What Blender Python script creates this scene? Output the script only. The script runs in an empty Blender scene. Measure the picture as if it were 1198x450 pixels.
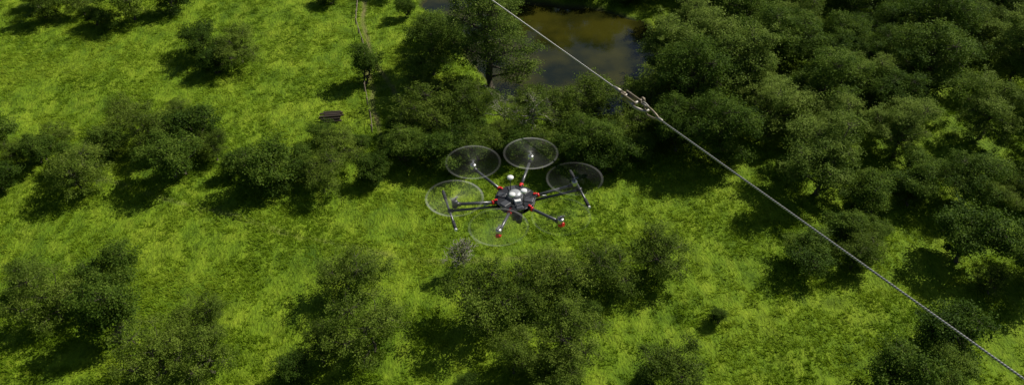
import bpy, bmesh, math, random
import numpy as np
from mathutils import Vector, Matrix

scene = bpy.context.scene
scene.view_settings.view_transform = 'Standard'
scene.view_settings.look = 'None'
scene.view_settings.exposure = 0

# ------------------------------------------------------------------ helpers
def hsh(ix, iy, s):
    v = np.sin(ix*127.1 + iy*311.7 + s*74.7)*43758.5453
    return v - np.floor(v)
def vn(x, y, s=0):
    x = np.asarray(x, float); y = np.asarray(y, float)
    ix = np.floor(x); iy = np.floor(y)
    fx = x-ix; fy = y-iy
    fx = fx*fx*(3-2*fx); fy = fy*fy*(3-2*fy)
    a = hsh(ix, iy, s); b = hsh(ix+1, iy, s); c = hsh(ix, iy+1, s); d = hsh(ix+1, iy+1, s)
    return (a*(1-fx)+b*fx)*(1-fy) + (c*(1-fx)+d*fx)*fy

POND = np.array([(-22,185),(-17.5,160),(-14.5,148),(-9.5,138),(-4.5,127),(-1.5,119),(7,113),(15,114.5),(20.5,121),(23.5,131),
                 (21,141),(13,146),(4,147.5),(-2,150),(-5,160),(-6,185)], float)
def poly_sd(x, y, P):
    x = np.asarray(x, float); y = np.asarray(y, float)
    dmin = np.full(x.shape, 1e9); ins = np.zeros(x.shape, bool)
    n = len(P)
    for i in range(n):
        ax, ay = P[i]; bx, by = P[(i+1) % n]
        ex, ey = bx-ax, by-ay
        t = np.clip(((x-ax)*ex+(y-ay)*ey)/(ex*ex+ey*ey), 0, 1)
        dmin = np.minimum(dmin, np.hypot(x-ax-t*ex, y-ay-t*ey))
        c = (ay > y) != (by > y)
        xi = ax + (y-ay)*ex/(ey if ey != 0 else 1e-9)
        ins ^= (c & (x < xi))
    return np.where(ins, -dmin, dmin)
def line_d(x, y, L):
    dmin = np.full(np.shape(x), 1e9)
    for (ax, ay), (bx, by) in zip(L[:-1], L[1:]):
        ex, ey = bx-ax, by-ay
        t = np.clip(((x-ax)*ex+(y-ay)*ey)/(ex*ex+ey*ey), 0, 1)
        dmin = np.minimum(dmin, np.hypot(x-ax-t*ex, y-ay-t*ey))
    return dmin
def sstep(a, b, v):
    t = np.clip((v-a)/(b-a), 0, 1); return t*t*(3-2*t)

FENCE = [(-28.5,158),(-26.8,148.8),(-25.6,139),(-23.2,129.9),(-22.3,122),(-21.0,115.3),(-19.4,108.3)]
TRAILS = [[(-27.8,158),(-26.0,148.8),(-24.9,139),(-22.4,129.9),(-21.6,122),(-20.2,115.3),(-18.4,107)],
          [(-22.9,131),(-19,122),(-16.4,116),(-15.5,110)],
          [(-60,100),(-40,92),(-26,86),(-8,81),(4,82.5)]]
def height(x, y):
    x = np.asarray(x, float); y = np.asarray(y, float)
    h = 0.9*(vn(x/28, y/28, 1)-.5) + 0.35*(vn(x/6, y/6, 2)-.5)
    u = x*.8+y*.6; w = -x*.6+y*.8
    hm = 0.46*(vn(u/2.1, w/1.0, 3)-.5) + 0.20*(vn(u/.8, w/.5, 4)-.5)
    near = sstep(700, 170, np.hypot(x, y-90))
    h = h + hm*near
    sd = poly_sd(x, y, POND) + 1.6*(vn(x/3, y/3, 9)-.5)
    m = sstep(2.4, -1.6, sd)
    return h*(1-m) - 1.5*m

def new_mat(name):
    m = bpy.data.materials.new(name); m.use_nodes = True
    nt = m.node_tree
    for n in list(nt.nodes): nt.nodes.remove(n)
    out = nt.nodes.new('ShaderNodeOutputMaterial')
    return m, nt, out
def simple(name, col, rough=.5, metal=0.0, noise=.15, nscale=30, bump=0.0):
    m, nt, out = new_mat(name)
    b = nt.nodes.new('ShaderNodeBsdfPrincipled')
    b.inputs['Roughness'].default_value = rough; b.inputs['Metallic'].default_value = metal
    tc = nt.nodes.new('ShaderNodeTexCoord')
    nz = nt.nodes.new('ShaderNodeTexNoise'); nz.inputs['Scale'].default_value = nscale; nz.inputs['Detail'].default_value = 5
    nt.links.new(tc.outputs['Object'], nz.inputs['Vector'])
    mx = nt.nodes.new('ShaderNodeMix'); mx.data_type = 'RGBA'
    mx.inputs[6].default_value = tuple(c*(1-noise) for c in col)+(1,)
    mx.inputs[7].default_value = tuple(min(1, c*(1+noise)) for c in col)+(1,)
    nt.links.new(nz.outputs['Fac'], mx.inputs[0]); nt.links.new(mx.outputs[2], b.inputs['Base Color'])
    if bump:
        bp = nt.nodes.new('ShaderNodeBump'); bp.inputs['Strength'].default_value = bump; bp.inputs['Distance'].default_value = .01
        nt.links.new(nz.outputs['Fac'], bp.inputs['Height']); nt.links.new(bp.outputs[0], b.inputs['Normal'])
    nt.links.new(b.outputs[0], out.inputs[0])
    return m
def ramp(nt, stops):
    r = nt.nodes.new('ShaderNodeValToRGB')
    e = r.color_ramp.elements
    while len(e) < len(stops): e.new(.5)
    for el, (p, c) in zip(e, stops): el.position = p; el.color = tuple(c)+(1,)
    return r

# ------------------------------------------------------------------ materials
def leaf_material(name, dark, mid, light, trans=.42):
    m, nt, out = new_mat(name)
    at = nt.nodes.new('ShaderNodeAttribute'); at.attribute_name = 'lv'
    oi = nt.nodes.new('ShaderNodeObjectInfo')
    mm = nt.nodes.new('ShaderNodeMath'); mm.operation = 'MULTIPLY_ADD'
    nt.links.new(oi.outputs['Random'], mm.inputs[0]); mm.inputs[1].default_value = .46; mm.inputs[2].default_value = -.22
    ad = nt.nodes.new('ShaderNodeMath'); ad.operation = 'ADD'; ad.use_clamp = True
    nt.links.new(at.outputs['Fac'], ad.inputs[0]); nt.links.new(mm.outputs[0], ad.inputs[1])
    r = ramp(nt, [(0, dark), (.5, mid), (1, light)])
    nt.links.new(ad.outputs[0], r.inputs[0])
    d = nt.nodes.new('ShaderNodeBsdfPrincipled'); d.inputs['Roughness'].default_value = .6
    d.inputs['Specular IOR Level'].default_value = .08
    t = nt.nodes.new('ShaderNodeBsdfTranslucent')
    nt.links.new(r.outputs[0], d.inputs['Base Color']); nt.links.new(r.outputs[0], t.inputs['Color'])
    mx = nt.nodes.new('ShaderNodeMixShader'); mx.inputs[0].default_value = trans
    nt.links.new(d.outputs[0], mx.inputs[1]); nt.links.new(t.outputs[0], mx.inputs[2])
    nt.links.new(mx.outputs[0], out.inputs[0])
    return m
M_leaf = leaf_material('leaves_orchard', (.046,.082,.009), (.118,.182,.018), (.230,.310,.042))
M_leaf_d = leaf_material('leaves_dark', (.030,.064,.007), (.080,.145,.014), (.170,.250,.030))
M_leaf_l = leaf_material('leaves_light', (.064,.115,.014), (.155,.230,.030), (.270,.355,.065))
M_bark = simple('bark', (.095,.08,.055), .9, 0, .4, 8, .4)
M_deadbark = simple('bark_bleached', (.36,.33,.27), .9, 0, .3, 8, .3)

# ground
def ground_mat():
    m, nt, out = new_mat('meadow')
    b = nt.nodes.new('ShaderNodeBsdfPrincipled'); b.inputs['Roughness'].default_value = .8
    b.inputs['Specular IOR Level'].default_value = .15
    tc = nt.nodes.new('ShaderNodeTexCoord')
    def nz(sc, det=5, stretch=None, rot=0):
        n = nt.nodes.new('ShaderNodeTexNoise'); n.inputs['Scale'].default_value = sc; n.inputs['Detail'].default_value = det
        n.inputs['Roughness'].default_value = .6
        mp = nt.nodes.new('ShaderNodeMapping'); mp.inputs['Rotation'].default_value = (0, 0, rot)
        mp.inputs['Scale'].default_value = stretch or (1, 1, 1)
        nt.links.new(tc.outputs['Object'], mp.inputs[0]); nt.links.new(mp.outputs[0], n.inputs['Vector'])
        return n
    a = nz(.10, 5); bn = nz(.55, 8, (1, .45, 1), .6); c = nz(4, 6, (1, .5, 1), 1.0)
    r1 = ramp(nt, [(.34, (.075,.150,.005)), (.5, (.145,.245,.007)), (.64, (.225,.315,.014))])
    r2 = ramp(nt, [(.34, (.045,.100,.004)), (.48, (.135,.232,.008)), (.68, (.255,.345,.020))])
    nt.links.new(a.outputs['Fac'], r1.inputs[0]); nt.links.new(bn.outputs['Fac'], r2.inputs[0])
    mx = nt.nodes.new('ShaderNodeMix'); mx.data_type = 'RGBA'; mx.inputs[0].default_value = .55
    nt.links.new(r1.outputs[0], mx.inputs[6]); nt.links.new(r2.outputs[0], mx.inputs[7])
    r3 = ramp(nt, [(.3, (.6,.6,.6)), (.7, (1.25,1.2,1.2))])
    nt.links.new(c.outputs['Fac'], r3.inputs[0])
    ml = nt.nodes.new('ShaderNodeMix'); ml.data_type = 'RGBA'; ml.blend_type = 'MULTIPLY'; ml.inputs[0].default_value = 1
    nt.links.new(mx.outputs[2], ml.inputs[6]); nt.links.new(r3.outputs[0], ml.inputs[7])
    at = nt.nodes.new('ShaderNodeAttribute'); at.attribute_name = 'trail'
    mt = nt.nodes.new('ShaderNodeMix'); mt.data_type = 'RGBA'; mt.inputs[7].default_value = (.19,.16,.07,1)
    nt.links.new(at.outputs['Fac'], mt.inputs[0]); nt.links.new(ml.outputs[2], mt.inputs[6])
    au = nt.nodes.new('ShaderNodeAttribute'); au.attribute_name = 'mud'
    mu = nt.nodes.new('ShaderNodeMix'); mu.data_type = 'RGBA'; mu.inputs[7].default_value = (.035,.035,.012,1)
    nt.links.new(au.outputs['Fac'], mu.inputs[0]); nt.links.new(mt.outputs[2], mu.inputs[6])
    nt.links.new(mu.outputs[2], b.inputs['Base Color'])
    bp = nt.nodes.new('ShaderNodeBump'); bp.inputs['Strength'].default_value = 1; bp.inputs['Distance'].default_value = .3
    nt.links.new(c.outputs['Fac'], bp.inputs['Height']); nt.links.new(bp.outputs[0], b.inputs['Normal'])
    nt.links.new(b.outputs[0], out.inputs[0])
    return m
M_ground = ground_mat()

def link(o, parent=None):
    scene.collection.objects.link(o)
    if parent: o.parent = parent
    return o

# ------------------------------------------------------------------ terrain
def axis(lo, hi, step, far):
    c = list(np.arange(lo, hi+step*.5, step))
    s = step; v = hi; up = []
    while v < far: s *= 1.35; v += s; up.append(v)
    s = step; v = lo; dn = []
    while v > -far: s *= 1.35; v -= s; dn.append(v)
    return np.array(dn[::-1]+c+up)
xs = axis(-94, 94, .33, 4000); ys = axis(54, 156, .30, 4000)
X, Y = np.meshgrid(xs, ys); nx, ny = len(xs), len(ys)
Z = height(X, Y)
co = np.stack([X, Y, Z], -1).reshape(-1, 3)
idx = np.arange(nx*ny).reshape(ny, nx)
quads = np.stack([idx[:-1, :-1], idx[:-1, 1:], idx[1:, 1:], idx[1:, :-1]], -1).reshape(-1, 4)
def mesh_np(name, co, faces, k):
    me = bpy.data.meshes.new(name)
    nf = len(faces)
    me.vertices.add(len(co)); me.vertices.foreach_set('co', np.ascontiguousarray(co, dtype=np.float32).ravel())
    me.loops.add(nf*k); me.loops.foreach_set('vertex_index', np.ascontiguousarray(faces, dtype=np.int32).ravel())
    me.polygons.add(nf)
    me.polygons.foreach_set('loop_start', np.arange(0, nf*k, k, dtype=np.int32))
    try: me.polygons.foreach_set('loop_total', np.full(nf, k, dtype=np.int32))
    except Exception: pass
    me.update(calc_edges=True); me.validate()
    return me
def add_attr(me, name, vals):
    a = me.attributes.new(name, 'FLOAT', 'POINT'); a.data.foreach_set('value', np.ascontiguousarray(vals, dtype=np.float32).ravel())
me = mesh_np('meadow_ground', co, quads, 4)
me.polygons.foreach_set('use_smooth', np.ones(len(me.polygons), bool))
fx, fy = co[:, 0], co[:, 1]
tr = np.zeros(len(co))
for L, wd, st in zip(TRAILS, (.28, .24, .3), (.75, .65, .3)):
    d = line_d(fx + 1.6*(vn(fx/5, fy/5, 21)-.5), fy, L)
    tr = np.maximum(tr, st*sstep(wd*2.2, wd*.5, d)*(.2+1.1*vn(fx/1.5, fy/1.5, 22)))
add_attr(me, 'trail', np.clip(tr, 0, 1))
sdp = poly_sd(fx, fy, POND)
add_attr(me, 'mud', sstep(2.2, .6, sdp + 1.6*(vn(fx/3, fy/3, 9)-.5)))
me.materials.append(M_ground)
link(bpy.data.objects.new('meadow_ground', me))

# water
m, nt, out = new_mat('pond_water')
b = nt.nodes.new('ShaderNodeBsdfPrincipled'); b.inputs['Roughness'].default_value = .03; b.inputs['IOR'].default_value = 1.5
tc = nt.nodes.new('ShaderNodeTexCoord'); nz = nt.nodes.new('ShaderNodeTexNoise'); nz.inputs['Scale'].default_value = .14; nz.inputs['Detail'].default_value = 5
nt.links.new(tc.outputs['Object'], nz.inputs['Vector'])
r = ramp(nt, [(.35, (.009,.012,.003)), (.62, (.044,.042,.005))]); nt.links.new(nz.outputs['Fac'], r.inputs[0]); nt.links.new(r.outputs[0], b.inputs['Base Color'])
n2 = nt.nodes.new('ShaderNodeTexNoise'); n2.inputs['Scale'].default_value = 1.6; n2.inputs['Detail'].default_value = 3
nt.links.new(tc.outputs['Object'], n2.inputs['Vector'])
bp = nt.nodes.new('ShaderNodeBump'); bp.inputs['Strength'].default_value = .08; bp.inputs['Distance'].default_value = .1
nt.links.new(n2.outputs['Fac'], bp.inputs['Height']); nt.links.new(bp.outputs[0], b.inputs['Normal']); nt.links.new(b.outputs[0], out.inputs[0])
Pw = []
for i in range(len(POND)):
    a, bb, c = POND[i-1], POND[i], POND[(i+1) % len(POND)]
    t = (c-a)/np.linalg.norm(c-a); n = np.array([t[1], -t[0]])
    q = bb+n*2.2
    if poly_sd(np.array([q[0]]), np.array([q[1]]), POND)[0] < 0: q = bb-n*2.2
    Pw.append((q[0], q[1], -.62))
wm = bpy.data.meshes.new('pond_water'); wm.from_pydata(Pw, [], [list(range(len(Pw)))]); wm.materials.append(m)
link(bpy.data.objects.new('pond_water', wm))

# ------------------------------------------------------------------ grass tufts (one object)
rng = np.random.default_rng(5)
N = 190000
gy = rng.uniform(57, 153, N); gx = rng.uniform(-1, 1, N)*(gy*.5+24)
den = vn(gx/3, gy/3, 31)*.5 + vn(gx/.9, gy/.9, 32)*.5
keep = (rng.random(N) < sstep(.34, .66, den)*1.05+.06) & (poly_sd(gx, gy, POND) > 1.2)
for L in TRAILS[:2]: keep &= line_d(gx + 1.6*(vn(gx/5, gy/5, 21)-.5), gy, L) > .36
gx = gx[keep]; gy = gy[keep]; den = den[keep]; n = len(gx)
gz = height(gx, gy)
K = 4
co_l = []; lv = []
lean_dir = 2.6+1.6*(vn(gx/9, gy/9, 33)-.5)
for k in range(K):
    a = rng.uniform(0, 2*np.pi, n)
    hgt = rng.uniform(.12, .32, n)*(.5+1.0*den)
    w = rng.uniform(.03, .07, n)
    ox = rng.normal(0, .10, n); oy = rng.normal(0, .10, n)
    la = lean_dir + rng.normal(0, .9, n); ln = hgt*rng.uniform(.5, 1.6, n)
    bx, by = gx+ox, gy+oy
    p0 = np.stack([bx-np.cos(a)*w, by-np.sin(a)*w, gz-.04], -1)
    p1 = np.stack([bx+np.cos(a)*w, by+np.sin(a)*w, gz-.04], -1)
    p2 = np.stack([bx+np.cos(la)*ln, by+np.sin(la)*ln, gz+hgt], -1)
    co_l.append(np.stack([p0, p1, p2], 1))
    v = np.clip(.15+.75*(vn(gx/6, gy/6, 34)-.2)+.30*(den-.4)+rng.uniform(-.15, .3, n), 0, 1); lv.append(np.repeat(v, 3))
gco = np.concatenate(co_l).reshape(-1, 3)
gm = mesh_np('meadow_grass', gco, np.arange(len(gco)).reshape(-1, 3), 3)
add_attr(gm, 'lv', np.concatenate(lv))
M_grass = leaf_material('grass_blades', (.085,.165,.005), (.185,.290,.009), (.310,.400,.030), .40)
gm.materials.append(M_grass)
link(bpy.data.objects.new('meadow_grass', gm))

# ------------------------------------------------------------------ tree generator
def tube(V, F, pts, rad, sides=6):
    pts = [Vector(p) for p in pts]; base = len(V)
    for i, p in enumerate(pts):
        t = (pts[min(i+1, len(pts)-1)] - pts[max(i-1, 0)]).normalized()
        u = t.cross(Vector((0, 0, 1)))
        if u.length < .1: u = t.cross(Vector((1, 0, 0)))
        u.normalize(); w = t.cross(u)
        for s in range(sides):
            a = 2*math.pi*s/sides
            V.append(tuple(p + (u*math.cos(a)+w*math.sin(a))*rad[i]))
    for i in range(len(pts)-1):
        for s in range(sides):
            s2 = (s+1) % sides
            F.append((base+i*sides+s, base+i*sides+s2, base+(i+1)*sides+s2, base+(i+1)*sides+s))
def wobble(a, b, n, amp, R, sag=0):
    a = Vector(a); b = Vector(b); out = []
    for i in range(n+1):
        t = i/n; p = a.lerp(b, t)
        if 0 < i < n: p += Vector((R.gauss(0, amp), R.gauss(0, amp), R.gauss(0, amp*.6)))
        p.z += sag*math.sin(math.pi*t); out.append(p)
    return out

def make_tree(name, seed, h, w, base=.22, lobes=8, tips=230, lpt=55, leaf=.17, cr=.36, mat=None, bark=None, gap=.0, column=False, lobe_r=.30, stems=1):
    R = random.Random(seed); rg = np.random.default_rng(seed)
    V = []; F = []
    cz0 = h*base; H = h-cz0; cz = cz0+H*.5; rx = w/2
    ex = R.uniform(.84, 1.12); ey = R.uniform(.84, 1.12)
    L = []
    for i in range(lobes):
        for _ in range(40):
            d = Vector((R.gauss(0, 1), R.gauss(0, 1), R.gauss(0, 1))); d.normalize()
            q = R.uniform(.42, .92)
            p = Vector((d.x*rx*q*ex, d.y*rx*q*ey, cz+d.z*H*.5*q))
            if column: p.z = cz0 + H*(.08+.86*(i+R.random())/lobes)
            taper = 1.0
            if column: taper = .55+.5*math.sin(math.pi*min(1, (p.z-cz0)/H*.85+.15)); p.x *= taper; p.y *= taper
            if all((p-l[0]).length > rx*.38 for l in L): break
        L.append((p, rx*lobe_r*R.uniform(.65, 1.4)*1.25))
    if not column: L.append((Vector((R.uniform(-.1,.1)*rx, R.uniform(-.1,.1)*rx, cz+.1*H)), rx*.48))
    lean = Vector((R.uniform(-.08, .08)*w, R.uniform(-.08, .08)*w, 0))
    tr = .022*h+.05
    topf = .85 if column else .5
    forks = []
    for s in range(stems):
        off = Vector((R.uniform(-.3, .3), R.uniform(-.3, .3), 0))*(0 if stems == 1 else 1)
        tp = wobble(Vector((0, 0, -.3))+off, lean+off*2+Vector((0, 0, cz0+H*topf*.6)), 5, .05*w*.5, R)
        tube(V, F, tp, [tr*1.35, tr, tr*.9, tr*.8, tr*.65, tr*.5], 8); forks.append(tp)
    for (p, r) in L:
        tp = R.choice(forks)
        k = min(range(1, len(tp)), key=lambda i: abs(tp[i].z-(p.z-.35*math.hypot(p.x, p.y))))
        pts = wobble(tp[k], p, 4, .06*w*.4, R, .05*w*.3)
        tube(V, F, pts, [tr*.5, tr*.4, tr*.3, tr*.22, tr*.12], 5)
    vol = np.array([l[1]**2 for l in L]); vol /= vol.sum()
    ch = rg.choice(len(L), tips, p=vol)
    T = []
    for i in ch:
        c, r = L[i]
        d = rg.normal(size=3); d[2] = d[2]*.8+.25; d /= np.linalg.norm(d)
        q = r*(rg.uniform(.35, 1.12) ** .7)
        if rg.random() < .10: q *= 1.35
        t = np.array(c)+d*q*np.array([1, 1, .82])
        if t[2] < .35: t[2] = .35+rg.uniform(0, .4)
        T.append((t, i, d))
        if rg.random() < .6:
            pts = wobble(c, Vector(t)*1.0, 2, .08*r, R)
            tube(V, F, pts, [tr*.12, tr*.07, .008], 3)
    nb = len(F)
    P = []; lvs = []
    lobe_v = rg.normal(0, .12, len(L))
    for (t, i, d) in T:
        if rg.random() < gap: continue
        nl = int(lpt*rg.uniform(.5, 1.5)); s = cr*rg.uniform(.7, 1.35)
        cpos = t+rg.normal(size=(nl, 3))*s*np.array([.75, .75, .42]) + np.outer(rg.uniform(-.6, .3, nl), d)*s
        cpos[:, 2] = np.maximum(cpos[:, 2], .12)
        nrm = rg.normal(size=(nl, 3))*.6 + d*.5 + np.array([0, 0, .7]); nrm /= np.linalg.norm(nrm, axis=1)[:, None]
        aa = np.cross(nrm, rg.normal(size=(nl, 3))); aa /= np.linalg.norm(aa, axis=1)[:, None]
        bb = np.cross(nrm, aa)
        ll = (leaf*rg.uniform(.6, 1.3, nl))[:, None]
        q = np.stack([cpos-aa*ll*.5, cpos+bb*ll*.3, cpos+aa*ll*.5, cpos-bb*ll*.3], 1)
        P.append(q.reshape(-1, 3))
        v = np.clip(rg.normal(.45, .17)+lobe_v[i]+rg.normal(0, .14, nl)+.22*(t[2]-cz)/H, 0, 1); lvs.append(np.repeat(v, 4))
    P = np.concatenate(P) if P else np.zeros((0, 3))
    allco = np.concatenate([np.array(V), P]); nv = len(V)
    fq = np.concatenate([np.array(F), (np.arange(len(P))+nv).reshape(-1, 4)])
    me = mesh_np(name, allco, fq, 4)
    add_attr(me, 'lv', np.concatenate([np.zeros(nv)]+lvs) if lvs else np.zeros(nv))
    me.materials.append(bark or M_bark); me.materials.append(mat)
    mi = np.zeros(len(me.polygons), np.int32); mi[nb:] = 1
    me.polygons.foreach_set('material_index', mi)
    return me

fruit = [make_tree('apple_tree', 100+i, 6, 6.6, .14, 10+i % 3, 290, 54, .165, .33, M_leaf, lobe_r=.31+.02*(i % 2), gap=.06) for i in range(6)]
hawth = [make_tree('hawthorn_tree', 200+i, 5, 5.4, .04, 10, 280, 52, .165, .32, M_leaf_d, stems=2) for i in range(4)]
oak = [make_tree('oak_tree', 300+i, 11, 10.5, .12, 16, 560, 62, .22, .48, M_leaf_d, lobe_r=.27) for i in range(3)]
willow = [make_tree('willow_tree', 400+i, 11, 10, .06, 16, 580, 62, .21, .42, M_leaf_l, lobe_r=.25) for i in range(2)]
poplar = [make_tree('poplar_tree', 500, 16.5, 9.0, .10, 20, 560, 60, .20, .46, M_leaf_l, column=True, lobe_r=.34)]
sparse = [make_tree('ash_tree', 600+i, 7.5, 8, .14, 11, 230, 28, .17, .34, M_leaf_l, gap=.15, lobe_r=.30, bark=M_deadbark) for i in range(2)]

def make_dead(seed, h):
    R = random.Random(seed); V = []; F = []
    def grow(p, d, ln, r, lvl):
        pts = [p]; rad = [r]
        n = 4
        for i in range(n):
            d = (d+Vector((R.gauss(0, .2), R.gauss(0, .2), R.gauss(0, .12)+.04))).normalized()
            pts.append(pts[-1]+d*ln/n); rad.append(max(.020, r*(1-.6*(i+1)/n)))
        tube(V, F, pts, rad, 6 if lvl < 2 else 3)
        if lvl < 4:
            for i in range(5 if lvl < 3 else 3):
                k = R.randint(1 if lvl else 2, n)
                nd = (d*.5+Vector((R.gauss(0, 1), R.gauss(0, 1), R.gauss(.3, .5))).normalized()*.8).normalized()
                grow(pts[k], nd, ln*R.uniform(.5, .75), rad[k]*.75, lvl+1)
    grow(Vector((0, 0, -.2)), Vector((.1, 0, 1)).normalized(), h*.55, .19, 0)
    rg = np.random.default_rng(seed); Vn = np.array(V); nb = len(F)
    tips = Vn[rg.choice(np.where(Vn[:, 2] > 1.2)[0], 500)]
    c = tips+rg.normal(size=tips.shape)*.12; a = rg.normal(size=c.shape)*.06; b_ = rg.normal(size=c.shape)*.05
    P = np.stack([c-a, c+b_, c+a, c-b_], 1).reshape(-1, 3)
    me = mesh_np('dead_tree', np.concatenate([Vn, P]), np.concatenate([np.array(F), (np.arange(len(P))+len(V)).reshape(-1, 4)]), 4)
    add_attr(me, 'lv', np.full(len(V)+len(P), .5))
    me.materials.append(M_deadbark); me.materials.append(M_leaf)
    mi = np.zeros(len(me.polygons), np.int32); mi[nb:] = 1; me.polygons.foreach_set('material_index', mi)
    return me
dead = make_dead(7, 5.2)

RR = random.Random(11)
placed = []
def zat(x, y): return float(height(np.array([x]), np.array([y]))[0])
def tree(kind, x, y, w, h, rot=None, coll=None):
    lib = {'a': (fruit, 6.1, 6, 'apple_tree'), 'h': (hawth, 5.1, 5, 'hawthorn_tree'), 'o': (oak, 10.0, 11, 'oak_tree'),
           'w': (willow, 10, 11, 'willow_tree'), 'p': (poplar, 8.6, 16.5, 'poplar_tree'), 's': (sparse, 8, 7.5, 'ash_tree'), 'd': ([dead], 4.4, 4.6, 'dead_tree')}
    L, bw, bh, nm = lib[kind]
    o = bpy.data.objects.new(nm, RR.choice(L))
    o.location = (x, y, zat(x, y)-.05); o.rotation_euler = (0, 0, RR.uniform(0, 6.28) if rot is None else rot)
    o.scale = (w/bw, w/bw*RR.uniform(.92, 1.08), h/bh)
    (coll or scene.collection).objects.link(o); placed.append((x, y, w)); return o

T = [
 # orchard below the drone
 ('a',-18.0,76.3,6.8,6.2),('a',-14.6,67.4,7.4,7.0),('a',-19.4,66.3,4.6,4.6),('h',-22.5,64,4,3.5),
 ('a',-2.6,70.8,7.8,7.4),('a',4.2,75.4,7.4,6.8),('a',10.7,77.4,6.8,6.0),('a',16.6,79.3,7.0,6.4),
 ('a',.2,64.6,5.4,5.4),('a',6.2,67.0,7.2,6.8),('a',4.6,62.6,5.6,5.0),('a',16.2,62.2,6.8,5.8),('a',1.2,72.8,5.6,5.8),
 ('h',-4.4,62.4,2.6,2.0),('d',-5.7,80.4,4.8,5.0),('h',13.6,62.9,2.8,2.4),('h',22.2,71.5,2.2,2.0),('h',8.0,72.2,3.2,2.6),
 # upper left meadow
 ('h',-21.6,121.2,5.4,6.0),('o',-11.8,123.4,9.2,9.6),('p',-3.2,120.9,11.5,17.2),
 ('h',-31,147,5,4.5),('o',-19.5,152.5,7,8),('h',-12.8,133,4.5,4.5),('o',-25,160,9,9),('h',-17.5,141.5,3.6,3.6),('o',-10.5,129,6.5,7),
 # left middle
 ('a',-22.6,100.4,6.4,6.0),('a',-24.0,94.6,5.6,5.2),('h',-18.2,97.0,4.6,4.6),('h',-25.4,104.5,4.4,4.0),('h',-20.5,103.8,3.2,2.8),
 # central belt
 ('h',-14.0,100.4,5.8,5.2),('a',-11.6,106.6,7.6,7.2),('h',-9.2,99.9,6.8,5.6),('h',-16.4,108.2,2.8,2.4),('a',-7.0,109.0,7.8,7.4),
 ('a',-4.5,101.8,6.2,5.4),('s',-1.1,109,7.4,7.2),('s',2.6,107.6,9.2,8.2),('a',6.9,108.6,6.8,7.0),('a',11.2,109.8,7.6,7.8),
 ('h',.7,102.6,5.8,5.0),('a',5.2,101.2,6.0,5.2),('o',10.2,100.6,8.0,7.2),('h',13.2,99.0,6.2,6.2),('h',7.4,98.6,4.2,3.6),
 ('h',-11.8,113.4,4.8,4.2),('a',-8.2,116,5.4,5.2),('h',-5.8,104.8,5.2,4.6),('h',-12.4,102.6,4.6,4.2),('h',-16.5,103,3.6,3.2),('a',-13.0,117.0,4.2,4.2),
 ('a',3.2,111.2,5.2,5.6),('h',9.0,104.5,6,5.6),('a',14.8,104.5,6.4,6),('a',-.5,105,5.0,4.4),
 # right wood
 ('w',22.8,119.6,11.0,11.6),('a',18.8,110.6,7.6,8.0),('o',25.2,110.2,11.2,12.2),('o',22.0,103.2,8.4,8.4),('o',27.2,100.6,9.4,9.6),
 ('w',29.5,121.5,11,12.0),('w',28.2,129.0,9.0,10),('w',29.0,138,10,10.5),('h',16.8,101.0,4.4,3.8),('a',17.9,115.6,4.2,4.2),
 # far bank
 ('o',25.5,150.5,9,10.0),('o',15.6,152.4,9,10),('o',8.2,153.6,9.4,10),('o',1.4,156.4,9,11),('h',12,149.6,5,3.0),('h',5,151,5,3.0),('h',20,148,5,3.4),
]
for t in T: tree(*t)

# wider surroundings: irregular orchard groups, hedge belt and woodland carried on past both sides
def ok(x, y, w, f=.42): return all(math.hypot(x-a, y-b) > (w+c)*f for a, b, c in placed) and poly_sd(np.array([x]), np.array([y]), POND)[0] > 2
G = [(-33,66,5,3,'a'),(-46,73,7,4,'ah'),(-37,99,7,5,'ahh'),(-50,104,9,7,'ahho'),(-66,101,8,6,'ahho'),
     (-46,127,5,3,'ah'),(-64,138,9,4,'aho'),(-80,145,8,4,'ao'),
     (43,64,5,3,'ah'),(38,83,7,4,'ah'),(55,80,6,3,'ah'),(62,93,6,4,'ao'),(49,94,7,4,'ah')]
for (cx, cy, rad, n, kinds) in G:
    k = 0; tries = 0
    while k < n and tries < 200:
        tries += 1
        x = cx+RR.gauss(0, rad*.6); y = cy+RR.gauss(0, rad*.4); w = RR.uniform(3.6, 8.2)
        if abs(x) < 26.5 or (x > 0 and y > 97): continue
        kd = RR.choice(kinds)
        if ok(x, y, w, .34): tree(kd, x, y, w, w*RR.uniform(.82, 1.0)); k += 1
wood = bpy.data.collections.new('woodland_trees')
k = 0; tries = 0
while k < 100 and tries < 6000:
    tries += 1
    if RR.random() < .65: x = RR.uniform(31, 98); y = RR.uniform(98+5*math.sin(tries), 165)
    else: x = RR.uniform(-80, 60); y = RR.uniform(160, 195)
    w = RR.uniform(7, 13)
    if ok(x, y, w, .34): tree(RR.choice('oooww'), x, y, w, w*RR.uniform(.9, 1.15), coll=wood); k += 1
we = bpy.data.objects.new('woodland', None); we.instance_type = 'COLLECTION'; we.instance_collection = wood
link(we)

# ------------------------------------------------------------------ fence
M_wood = simple('weathered_wood', (.24,.19,.13), .85, 0, .3, 6, .3)
M_wire = simple('wire', (.25,.24,.22), .5, .7, .1)
fe = link(bpy.data.objects.new('wooden_fence', None))
V = []; F = []; Vw = []; Fw = []
pts = []
for (a, b) in zip(FENCE[:-1], FENCE[1:]):
    n = max(1, int(math.hypot(b[0]-a[0], b[1]-a[1])/2.4))
    for i in range(n): pts.append((a[0]+(b[0]-a[0])*i/n, a[1]+(b[1]-a[1])*i/n))
pts.append(FENCE[-1])
P3 = [Vector((x+RR.uniform(-.12, .12), y, zat(x, y))) for x, y in pts]
for p in P3:
    tl = Vector((RR.uniform(-.08, .08), RR.uniform(-.08, .08), 1.3+RR.uniform(-.1, .12)))
    tube(V, F, [p-Vector((0, 0, .3)), p+tl*.5, p+tl], [.10, .095, .085], 6)
    F.append(tuple(range(len(V)-6, len(V))))
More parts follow.
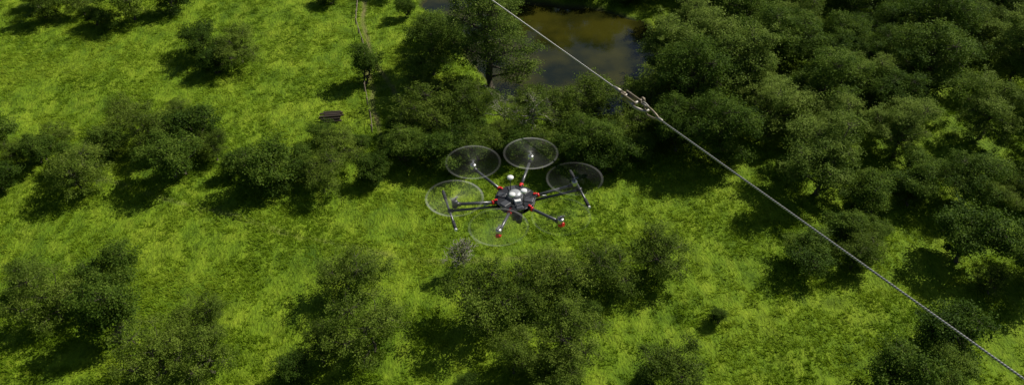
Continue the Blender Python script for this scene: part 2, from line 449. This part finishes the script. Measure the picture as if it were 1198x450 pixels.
for a, b in zip(P3[:-1], P3[1:]):
    if RR.random() < .85: tube(V, F, [a+Vector((.09, 0, 1.0)), b+Vector((.09, 0, 1.0+RR.uniform(-.1, .05)))], [.05, .05], 4)
    tube(Vw, Fw, [a+Vector((.09, 0, .55)), b+Vector((.09, 0, .55))], [.012, .012], 4)
for nm, v, f, mt in (('posts_and_rail', V, F, M_wood), ('wires', Vw, Fw, M_wire)):
    mm = bpy.data.meshes.new(nm); mm.from_pydata(v, [], f); mm.materials.append(mt); link(bpy.data.objects.new(nm, mm), fe)

# log pile
M_log = simple('log_bark', (.055,.04,.028), .9, 0, .4, 5, .4); M_cut = simple('log_cut', (.22,.15,.09), .8, 0, .2, 12)
V = []; F = []; mi = []
for row in range(3):
    for i in range(6-row):
        L = 1.3+RR.uniform(-.3, .3); yy = (i-(5-row)/2)*.36; zz = .17+row*.31; r = RR.uniform(.13, .18); o0 = RR.uniform(-.25, .25)
        nf = len(F)
        tube(V, F, [(-L+o0, yy+RR.uniform(-.05, .05), zz), (o0, yy+RR.uniform(-.02, .02), zz), (L+o0, yy+RR.uniform(-.05, .05), zz)], [r, r*.97, r*.9], 10)
        mi += [0]*(len(F)-nf)
        F.append(tuple(range(len(V)-30, len(V)-20))); F.append(tuple(range(len(V)-10, len(V)))); mi += [1, 1]
mm = bpy.data.meshes.new('log_pile'); mm.from_pydata(V, [], F); mm.materials.append(M_log); mm.materials.append(M_cut)
mm.polygons.foreach_set('material_index', mi)
lp = link(bpy.data.objects.new('log_pile', mm)); lp.location = (-25.6, 111.6, zat(-25.6, 111.6)-.05); lp.rotation_euler = (0, 0, .15)

# ------------------------------------------------------------------ hexacopter
drone = link(bpy.data.objects.new('hexacopter_drone', None))
drone.location = (.031, 6.777, 68.705); drone.rotation_euler = (0, 0, math.radians(14.8))
M_carbon = simple('carbon_tube', (.085,.088,.092), .30, .25, .3, 60)
M_black = simple('black_plastic', (.022,.023,.025), .4, 0, .25, 40)
M_dgrey = simple('dark_shell', (.06,.063,.07), .45, 0, .2, 30)
M_white = simple('white_plastic', (.80,.80,.78), .35, 0, .05, 20)
M_silver = simple('silver_shell', (.40,.41,.42), .35, .2, .12, 20)
M_red = simple('red_anodised', (.66,.02,.02), .35, .1, .15, 30)
M_alu = simple('aluminium', (.5,.5,.5), .35, .9, .1, 40)
M_foam = simple('foam_grip', (.03,.03,.032), .9, 0, .3, 60)
M_lens, nt, out = new_mat('lens_glass'); b = nt.nodes.new('ShaderNodeBsdfPrincipled'); b.inputs['Base Color'].default_value = (.01,.01,.015,1); b.inputs['Roughness'].default_value = .05; nt.links.new(b.outputs[0], out.inputs[0])

def obj(name, V, F, mat, parent, smooth=False, bevel=0):
    me = bpy.data.meshes.new(name); me.from_pydata([tuple(v) for v in V], [], F); me.materials.append(mat)
    bm = bmesh.new(); bm.from_mesh(me); bmesh.ops.recalc_face_normals(bm, faces=bm.faces); bm.to_mesh(me); bm.free()
    o = link(bpy.data.objects.new(name, me), parent)
    if smooth:
        for p in me.polygons: p.use_smooth = len(p.vertices) == 4
    if bevel:
        md = o.modifiers.new('bv', 'BEVEL'); md.width = bevel; md.segments = 2; md.limit_method = 'ANGLE'
    return o
def rod(name, pts, rad, mat, parent=drone, sides=14):
    V = []; F = []
    if not hasattr(rad, '__len__'): rad = [rad]*len(pts)
    tube(V, F, pts, rad, sides)
    F.append(tuple(range(sides))); F.append(tuple(range(len(V)-sides, len(V))))
    return obj(name, V, F, mat, parent, True)
def prism(name, outline, z0, z1, mat, parent=drone, bevel=.004, top=1.0):
    n = len(outline); V = [(x, y, z0) for x, y in outline]+[(x*top, y*top, z1) for x, y in outline]
    F = [tuple(range(n)), tuple(range(n, 2*n))]+[(i, (i+1) % n, (i+1) % n+n, i+n) for i in range(n)]
    return obj(name, V, F, mat, parent, False, bevel)
def box(name, c, s, mat, rot=0, parent=drone, bevel=.004):
    o = prism(name, [(-s[0]/2, -s[1]/2), (s[0]/2, -s[1]/2), (s[0]/2, s[1]/2), (-s[0]/2, s[1]/2)], -s[2]/2, s[2]/2, mat, parent, bevel)
    o.location = c; o.rotation_euler = (0, 0, rot); return o
def lathe(name, prof, mat, loc, parent=drone, n=28):
    V = []; F = []
    for r, z in prof:
        for i in range(n): V.append((r*math.cos(2*math.pi*i/n), r*math.sin(2*math.pi*i/n), z))
    for k in range(len(prof)-1):
        for i in range(n):
            j = (i+1) % n; F.append((k*n+i, k*n+j, (k+1)*n+j, (k+1)*n+i))
    F.append(tuple(range(n))); F.append(tuple(range(len(V)-n, len(V))))
    o = obj(name, V, F, mat, parent, True); o.location = loc; return o
def hexo(r, off=0, chop=.28):
    o = []
    for k in range(6):
        a = math.radians(60*k+off)
        for d in (-chop, chop):
            o.append((r*math.cos(a+d), r*math.sin(a+d)))
    return o
def pol(r, deg, z): return Vector((r*math.cos(math.radians(deg)), r*math.sin(math.radians(deg)), z))

prism('lower_plate', hexo(.185), -.112, -.104, M_black)
prism('upper_plate', hexo(.190), -.066, -.058, M_black)
prism('core_housing', hexo(.105, 30), -.104, -.066, M_dgrey)
prism('top_shell', hexo(.092, 0), -.058, -.026, M_dgrey, bevel=.008, top=.82)
lathe('top_cover', [(.060, -.026), (.060, -.020), (.052, -.010), (.03, -.003), (.002, -.001)], M_silver, (0, .012, 0))
box('flight_controller', (0, -.072, -.042), (.06, .05, .03), M_white)
for k in range(6):
    a = 60*k+30
    box('battery', pol(.128, a, -.078), (.085, .070, .058), M_dgrey, math.radians(a), bevel=.007)
    box('battery_face', pol(.173, a, -.078), (.008, .052, .044), M_black, math.radians(a), bevel=.003)
    box('battery_button', pol(.178, a, -.070), (.004, .016, .010), M_silver, math.radians(a), bevel=.001)
# motion blurred rotor
M_prop, nt, out = new_mat('spinning_rotor_blur')
tc = nt.nodes.new('ShaderNodeTexCoord'); sp = nt.nodes.new('ShaderNodeSeparateXYZ'); nt.links.new(tc.outputs['Object'], sp.inputs[0])
ln = nt.nodes.new('ShaderNodeVectorMath'); ln.operation = 'LENGTH'; nt.links.new(tc.outputs['Object'], ln.inputs[0])
dv = nt.nodes.new('ShaderNodeMath'); dv.operation = 'DIVIDE'; dv.inputs[1].default_value = .268; nt.links.new(ln.outputs['Value'], dv.inputs[0])
rr = ramp(nt, [(0, (.20,)*3), (.2, (.04,)*3), (.6, (.018,)*3), (.89, (.022,)*3), (.94, (.17,)*3), (.975, (.13,)*3), (1, (0,)*3)])
nt.links.new(dv.outputs[0], rr.inputs[0])
at = nt.nodes.new('ShaderNodeMath'); at.operation = 'ARCTAN2'; nt.links.new(sp.outputs[1], at.inputs[0]); nt.links.new(sp.outputs[0], at.inputs[1])
cs = nt.nodes.new('ShaderNodeMath'); cs.operation = 'COSINE'; nt.links.new(at.outputs[0], cs.inputs[0])
ab = nt.nodes.new('ShaderNodeMath'); ab.operation = 'ABSOLUTE'; nt.links.new(cs.outputs[0], ab.inputs[0])
pw = nt.nodes.new('ShaderNodeMath'); pw.operation = 'POWER'; pw.inputs[1].default_value = 3; nt.links.new(ab.outputs[0], pw.inputs[0])
oi = nt.nodes.new('ShaderNodeAttribute'); oi.attribute_name = 'strength'
ma = nt.nodes.new('ShaderNodeMath'); ma.operation = 'MULTIPLY_ADD'; ma.inputs[1].default_value = 1.3; ma.inputs[2].default_value = .35; nt.links.new(pw.outputs[0], ma.inputs[0])
ms = nt.nodes.new('ShaderNodeMath'); ms.operation = 'MULTIPLY'; nt.links.new(ma.outputs[0], ms.inputs[0]); nt.links.new(oi.outputs['Fac'], ms.inputs[1])
mu = nt.nodes.new('ShaderNodeMath'); mu.operation = 'MULTIPLY'; nt.links.new(ms.outputs[0], mu.inputs[0]); nt.links.new(rr.outputs[0], mu.inputs[1])
tb = nt.nodes.new('ShaderNodeBsdfTransparent'); df = nt.nodes.new('ShaderNodeBsdfPrincipled'); df.inputs['Base Color'].default_value = (.5,.5,.46,1); df.inputs['Roughness'].default_value = .5
mx = nt.nodes.new('ShaderNodeMixShader'); nt.links.new(mu.outputs[0], mx.inputs[0]); nt.links.new(tb.outputs[0], mx.inputs[1]); nt.links.new(df.outputs[0], mx.inputs[2]); nt.links.new(mx.outputs[0], out.inputs[0])

R0 = .5665
for k in range(6):
    a = 60*k; front = k in (4, 5)
    rod('arm', [pol(.150, a, -.082), pol(.33, a, -.056), pol(R0, a, -.022)], .0145, M_carbon)
    rod('arm_clip', [pol(.158, a, -.081), pol(.205, a, -.074)], .021, M_black)
    rod('arm_lock', [pol(.207, a, -.074), pol(.226, a, -.071)], .0205, M_red)
    box('arm_lever', pol(.186, a, -.050), (.034, .020, .014), M_red, math.radians(a))
    rod('motor_mount', [pol(R0-.052, a, -.030), pol(R0+.012, a, -.021)], .021, M_black)
    c = pol(R0, a, 0)
    lathe('motor', [(.020, -.030), (.027, -.024), (.028, 0), (.028, .016), (.022, .024), (.008, .027)], M_alu if k != 3 else M_dgrey, c)
    lathe('motor_base', [(.018, -.062), (.024, -.056), (.026, -.0305)], M_red if front else M_black, c)
    if front: rod('red_cap', [pol(R0+.013, a, -.030), pol(R0+.036, a, -.028)], [.024, .019], M_red)
    rod('prop_shaft', [c+Vector((0, 0, .027)), c+Vector((0, 0, .050))], .006, M_alu)
    pa = RR.uniform(0, 3.1)
    box('prop_hub', c+Vector((0, 0, .042)), (.070, .018, .010), M_black, pa)
    n = 72; V = [(0, 0, 0)]+[(.268*math.cos(2*math.pi*i/n), .268*math.sin(2*math.pi*i/n), 0) for i in range(n)]
    F = [(0, i+1, (i+1) % n+1) for i in range(n)]
    d = obj('rotor_blur', V, F, M_prop, drone); d.location = c+Vector((0, 0, .052)); d.rotation_euler = (RR.uniform(-.03, .03), RR.uniform(-.03, .03), pa)
    add_attr(d.data, 'strength', np.full(n+1, (.5, 1.3, .8, 1.4, .7, .25)[k]))
for i, (x, y) in enumerate([(-.025, .087), (.045, -.123), (-.062, -.118)]):
    zt = (.105, .095, .070)[i]
    rod('antenna_mast', [(x, y, -.06), (x, y, zt)], .0045, M_black, sides=8)
    lathe('antenna_base', [(.010, -.06), (.016, -.057), (.012, -.045)], M_black, (x, y, 0), n=14)
    lathe('gnss_antenna', [(.012, zt-.004), (.029, zt), (.031, zt+.007), (.030, zt+.014), (.022, zt+.020), (.004, zt+.022)], M_white, (x, y, 0))
for s in (-1, 1):
    box('gear_hinge', (s*.150, -.012, -.118), (.060, .050, .036), M_black)
    rod('gear_leg', [(s*.150, -.012, -.122), (s*.40, -.012, -.100), (s*.612, -.012, -.080)], .0125, M_carbon)
    rod('gear_tee', [(s*.590, -.012, -.083), (s*.636, -.012, -.078)], .020, M_black)
    rod('gear_skid', [(s*.620, -.285, -.080), (s*.620, .285, -.080)], .0105, M_carbon)
    for e in (-1, 1):
        rod('skid_foam', [(s*.620, e*.165, -.080), (s*.620, e*.275, -.080)], .0155, M_foam)
        rod('skid_tip', [(s*.620, e*.2755, -.080), (s*.620, e*.292, -.080)], .013, M_white if e < 0 else M_black)
    rod('gear_actuator', [(s*.14, .05, -.108), (s*.30, .010, -.103)], .007, M_alu)
# gimbal + camera
box('gimbal_mount', (0, -.03, -.123), (.10, .12, .016), M_black)
rod('gimbal_yaw', [(0, -.04, -.131), (0, -.04, -.165)], .020, M_dgrey)
rod('gimbal_arm', [(0, -.04, -.160), (.055, -.02, -.170), (.062, -.05, -.220)], .010, M_dgrey)
box('camera_body', (0, -.055, -.225), (.095, .070, .075), M_black, bevel=.010)
rod('camera_lens', [(0, -.088, -.225), (0, -.140, -.232)], [.030, .028], M_black)
rod('lens_glass', [(0, -.1405, -.232), (0, -.142, -.232)], [.022, .022], M_lens)
rod('camera_strap', [(-.05, .0, -.20), (-.08, .03, -.17), (-.05, .05, -.13)], .004, M_black, sides=6)
for a in (45, 160, 250, 330):
    rod('cable_loop', [pol(.07, a, -.045), pol(.11, a+6, -.025), pol(.15, a+10, -.05)], .003, M_black, sides=6)

# ------------------------------------------------------------------ steel cable with shackle
cab = link(bpy.data.objects.new('steel_cable', None))
dirv = Vector((1.854, -2.62, -.105)).normalized()
cab.location = (1.134, 7.229, 69.378)
yv = Vector((0, 0, 1)).cross(dirv).normalized(); zv = dirv.cross(yv)
cab.rotation_euler = Matrix((dirv, yv, zv)).transposed().to_euler()
M_cable, nt, out = new_mat('wire_rope'); b = nt.nodes.new('ShaderNodeBsdfPrincipled'); b.inputs['Metallic'].default_value = .5; b.inputs['Roughness'].default_value = .5
tc = nt.nodes.new('ShaderNodeTexCoord'); mp = nt.nodes.new('ShaderNodeMapping'); mp.inputs['Rotation'].default_value = (0, .0, .6)
wv = nt.nodes.new('ShaderNodeTexWave'); wv.inputs['Scale'].default_value = 16
nt.links.new(tc.outputs['Object'], mp.inputs[0]); nt.links.new(mp.outputs[0], wv.inputs['Vector'])
r = ramp(nt, [(.2, (.16,.155,.14)), (.7, (.50,.49,.46))]); nt.links.new(wv.outputs['Fac'], r.inputs[0]); nt.links.new(r.outputs[0], b.inputs['Base Color']); nt.links.new(b.outputs[0], out.inputs[0])
M_rust = simple('galvanised_rusty', (.20,.165,.115), .55, .5, .5, 25, .3)
M_galv = simple('galvanised', (.28,.26,.22), .5, .6, .3, 30, .2)
rod('wire_rope_far', [(-60, 0, 0), (-.25, 0, 0)], .0075, M_cable, cab, 10)
rod('wire_rope_near', [(.29, 0, 0), (12, 0, 0)], .0085, M_cable, cab, 10)
rod('swage_socket', [(-.33, 0, 0), (-.30, 0, 0), (-.22, 0, 0)], [.011, .018, .022], M_galv, cab)
rod('clevis_neck', [(-.222, 0, 0), (-.16, 0, 0)], [.018, .026], M_rust, cab)
for s in (-1, 1):
    o = box('clevis_plate', (-.085, s*.034, 0), (.20, .014, .062), M_rust, 0, cab, .003)
    rod('link_bar', [(-.16, s*.022, -.004), (.02, s*.048, -.010), (.11, s*.036, 0)], .012, M_galv, cab)
rod('clevis_pin', [(-.155, -.060, 0), (-.155, .060, 0)], .015, M_galv, cab)
rod('clevis_pin', [(-.01, -.070, 0), (-.01, .070, 0)], .018, M_galv, cab)
rod('pin_nut', [(-.01, .0705, 0), (-.01, .093, 0)], .029, M_rust, cab, 6)
bow = [Vector((.0+.125*math.sin(math.pi*i/12)+.02, .060*math.cos(math.pi*i/12), 0)) for i in range(13)]
rod('shackle_bow', bow, .014, M_galv, cab, 10)
th = [Vector((.18+.075*math.cos(2*math.pi*i/20)*(1 if math.cos(2*math.pi*i/20) < 0 else 1.5), .0, .040*math.sin(2*math.pi*i/20)*(1-.35*math.cos(2*math.pi*i/20)))) for i in range(21)]
rod('thimble', th, .011, M_rust, cab, 10)
rod('ferrule', [(.265, 0, 0), (.275, 0, 0), (.335, 0, 0), (.345, 0, 0)], [.012, .017, .017, .011], M_galv, cab)
rod('cotter_tail', [(-.155, -.055, 0), (-.165, -.062, -.03), (-.15, -.06, -.055)], .004, M_galv, cab, 6)

# ------------------------------------------------------------------ light
sd = Vector((-.85, -.52, -1.0)).normalized()
sl = bpy.data.lights.new('sun', 'SUN'); sl.energy = 5; sl.angle = math.radians(.5); sl.color = (1, .95, .85)
so = link(bpy.data.objects.new('sun', sl)); so.rotation_euler = sd.to_track_quat('-Z', 'Y').to_euler(); so.location = (30, 20, 120)
w = bpy.data.worlds.new('World'); scene.world = w; w.use_nodes = True
nt = w.node_tree; bg = nt.nodes['Background']; sk = nt.nodes.new('ShaderNodeTexSky'); sk.sky_type = 'NISHITA'; sk.sun_disc = False
sk.sun_elevation = math.radians(45); sk.sun_rotation = math.radians(58.5)
nt.links.new(sk.outputs[0], bg.inputs[0]); bg.inputs[1].default_value = .05

# ------------------------------------------------------------------ camera
cd = bpy.data.cameras.new('camera'); cd.sensor_width = 36; cd.lens = 36*1100/1198; cd.clip_end = 9000; cd.clip_start = .1
cam = link(bpy.data.objects.new('camera', cd)); cam.location = (0, 0, 74); cam.rotation_euler = (math.radians(52), 0, 0)
scene.camera = cam
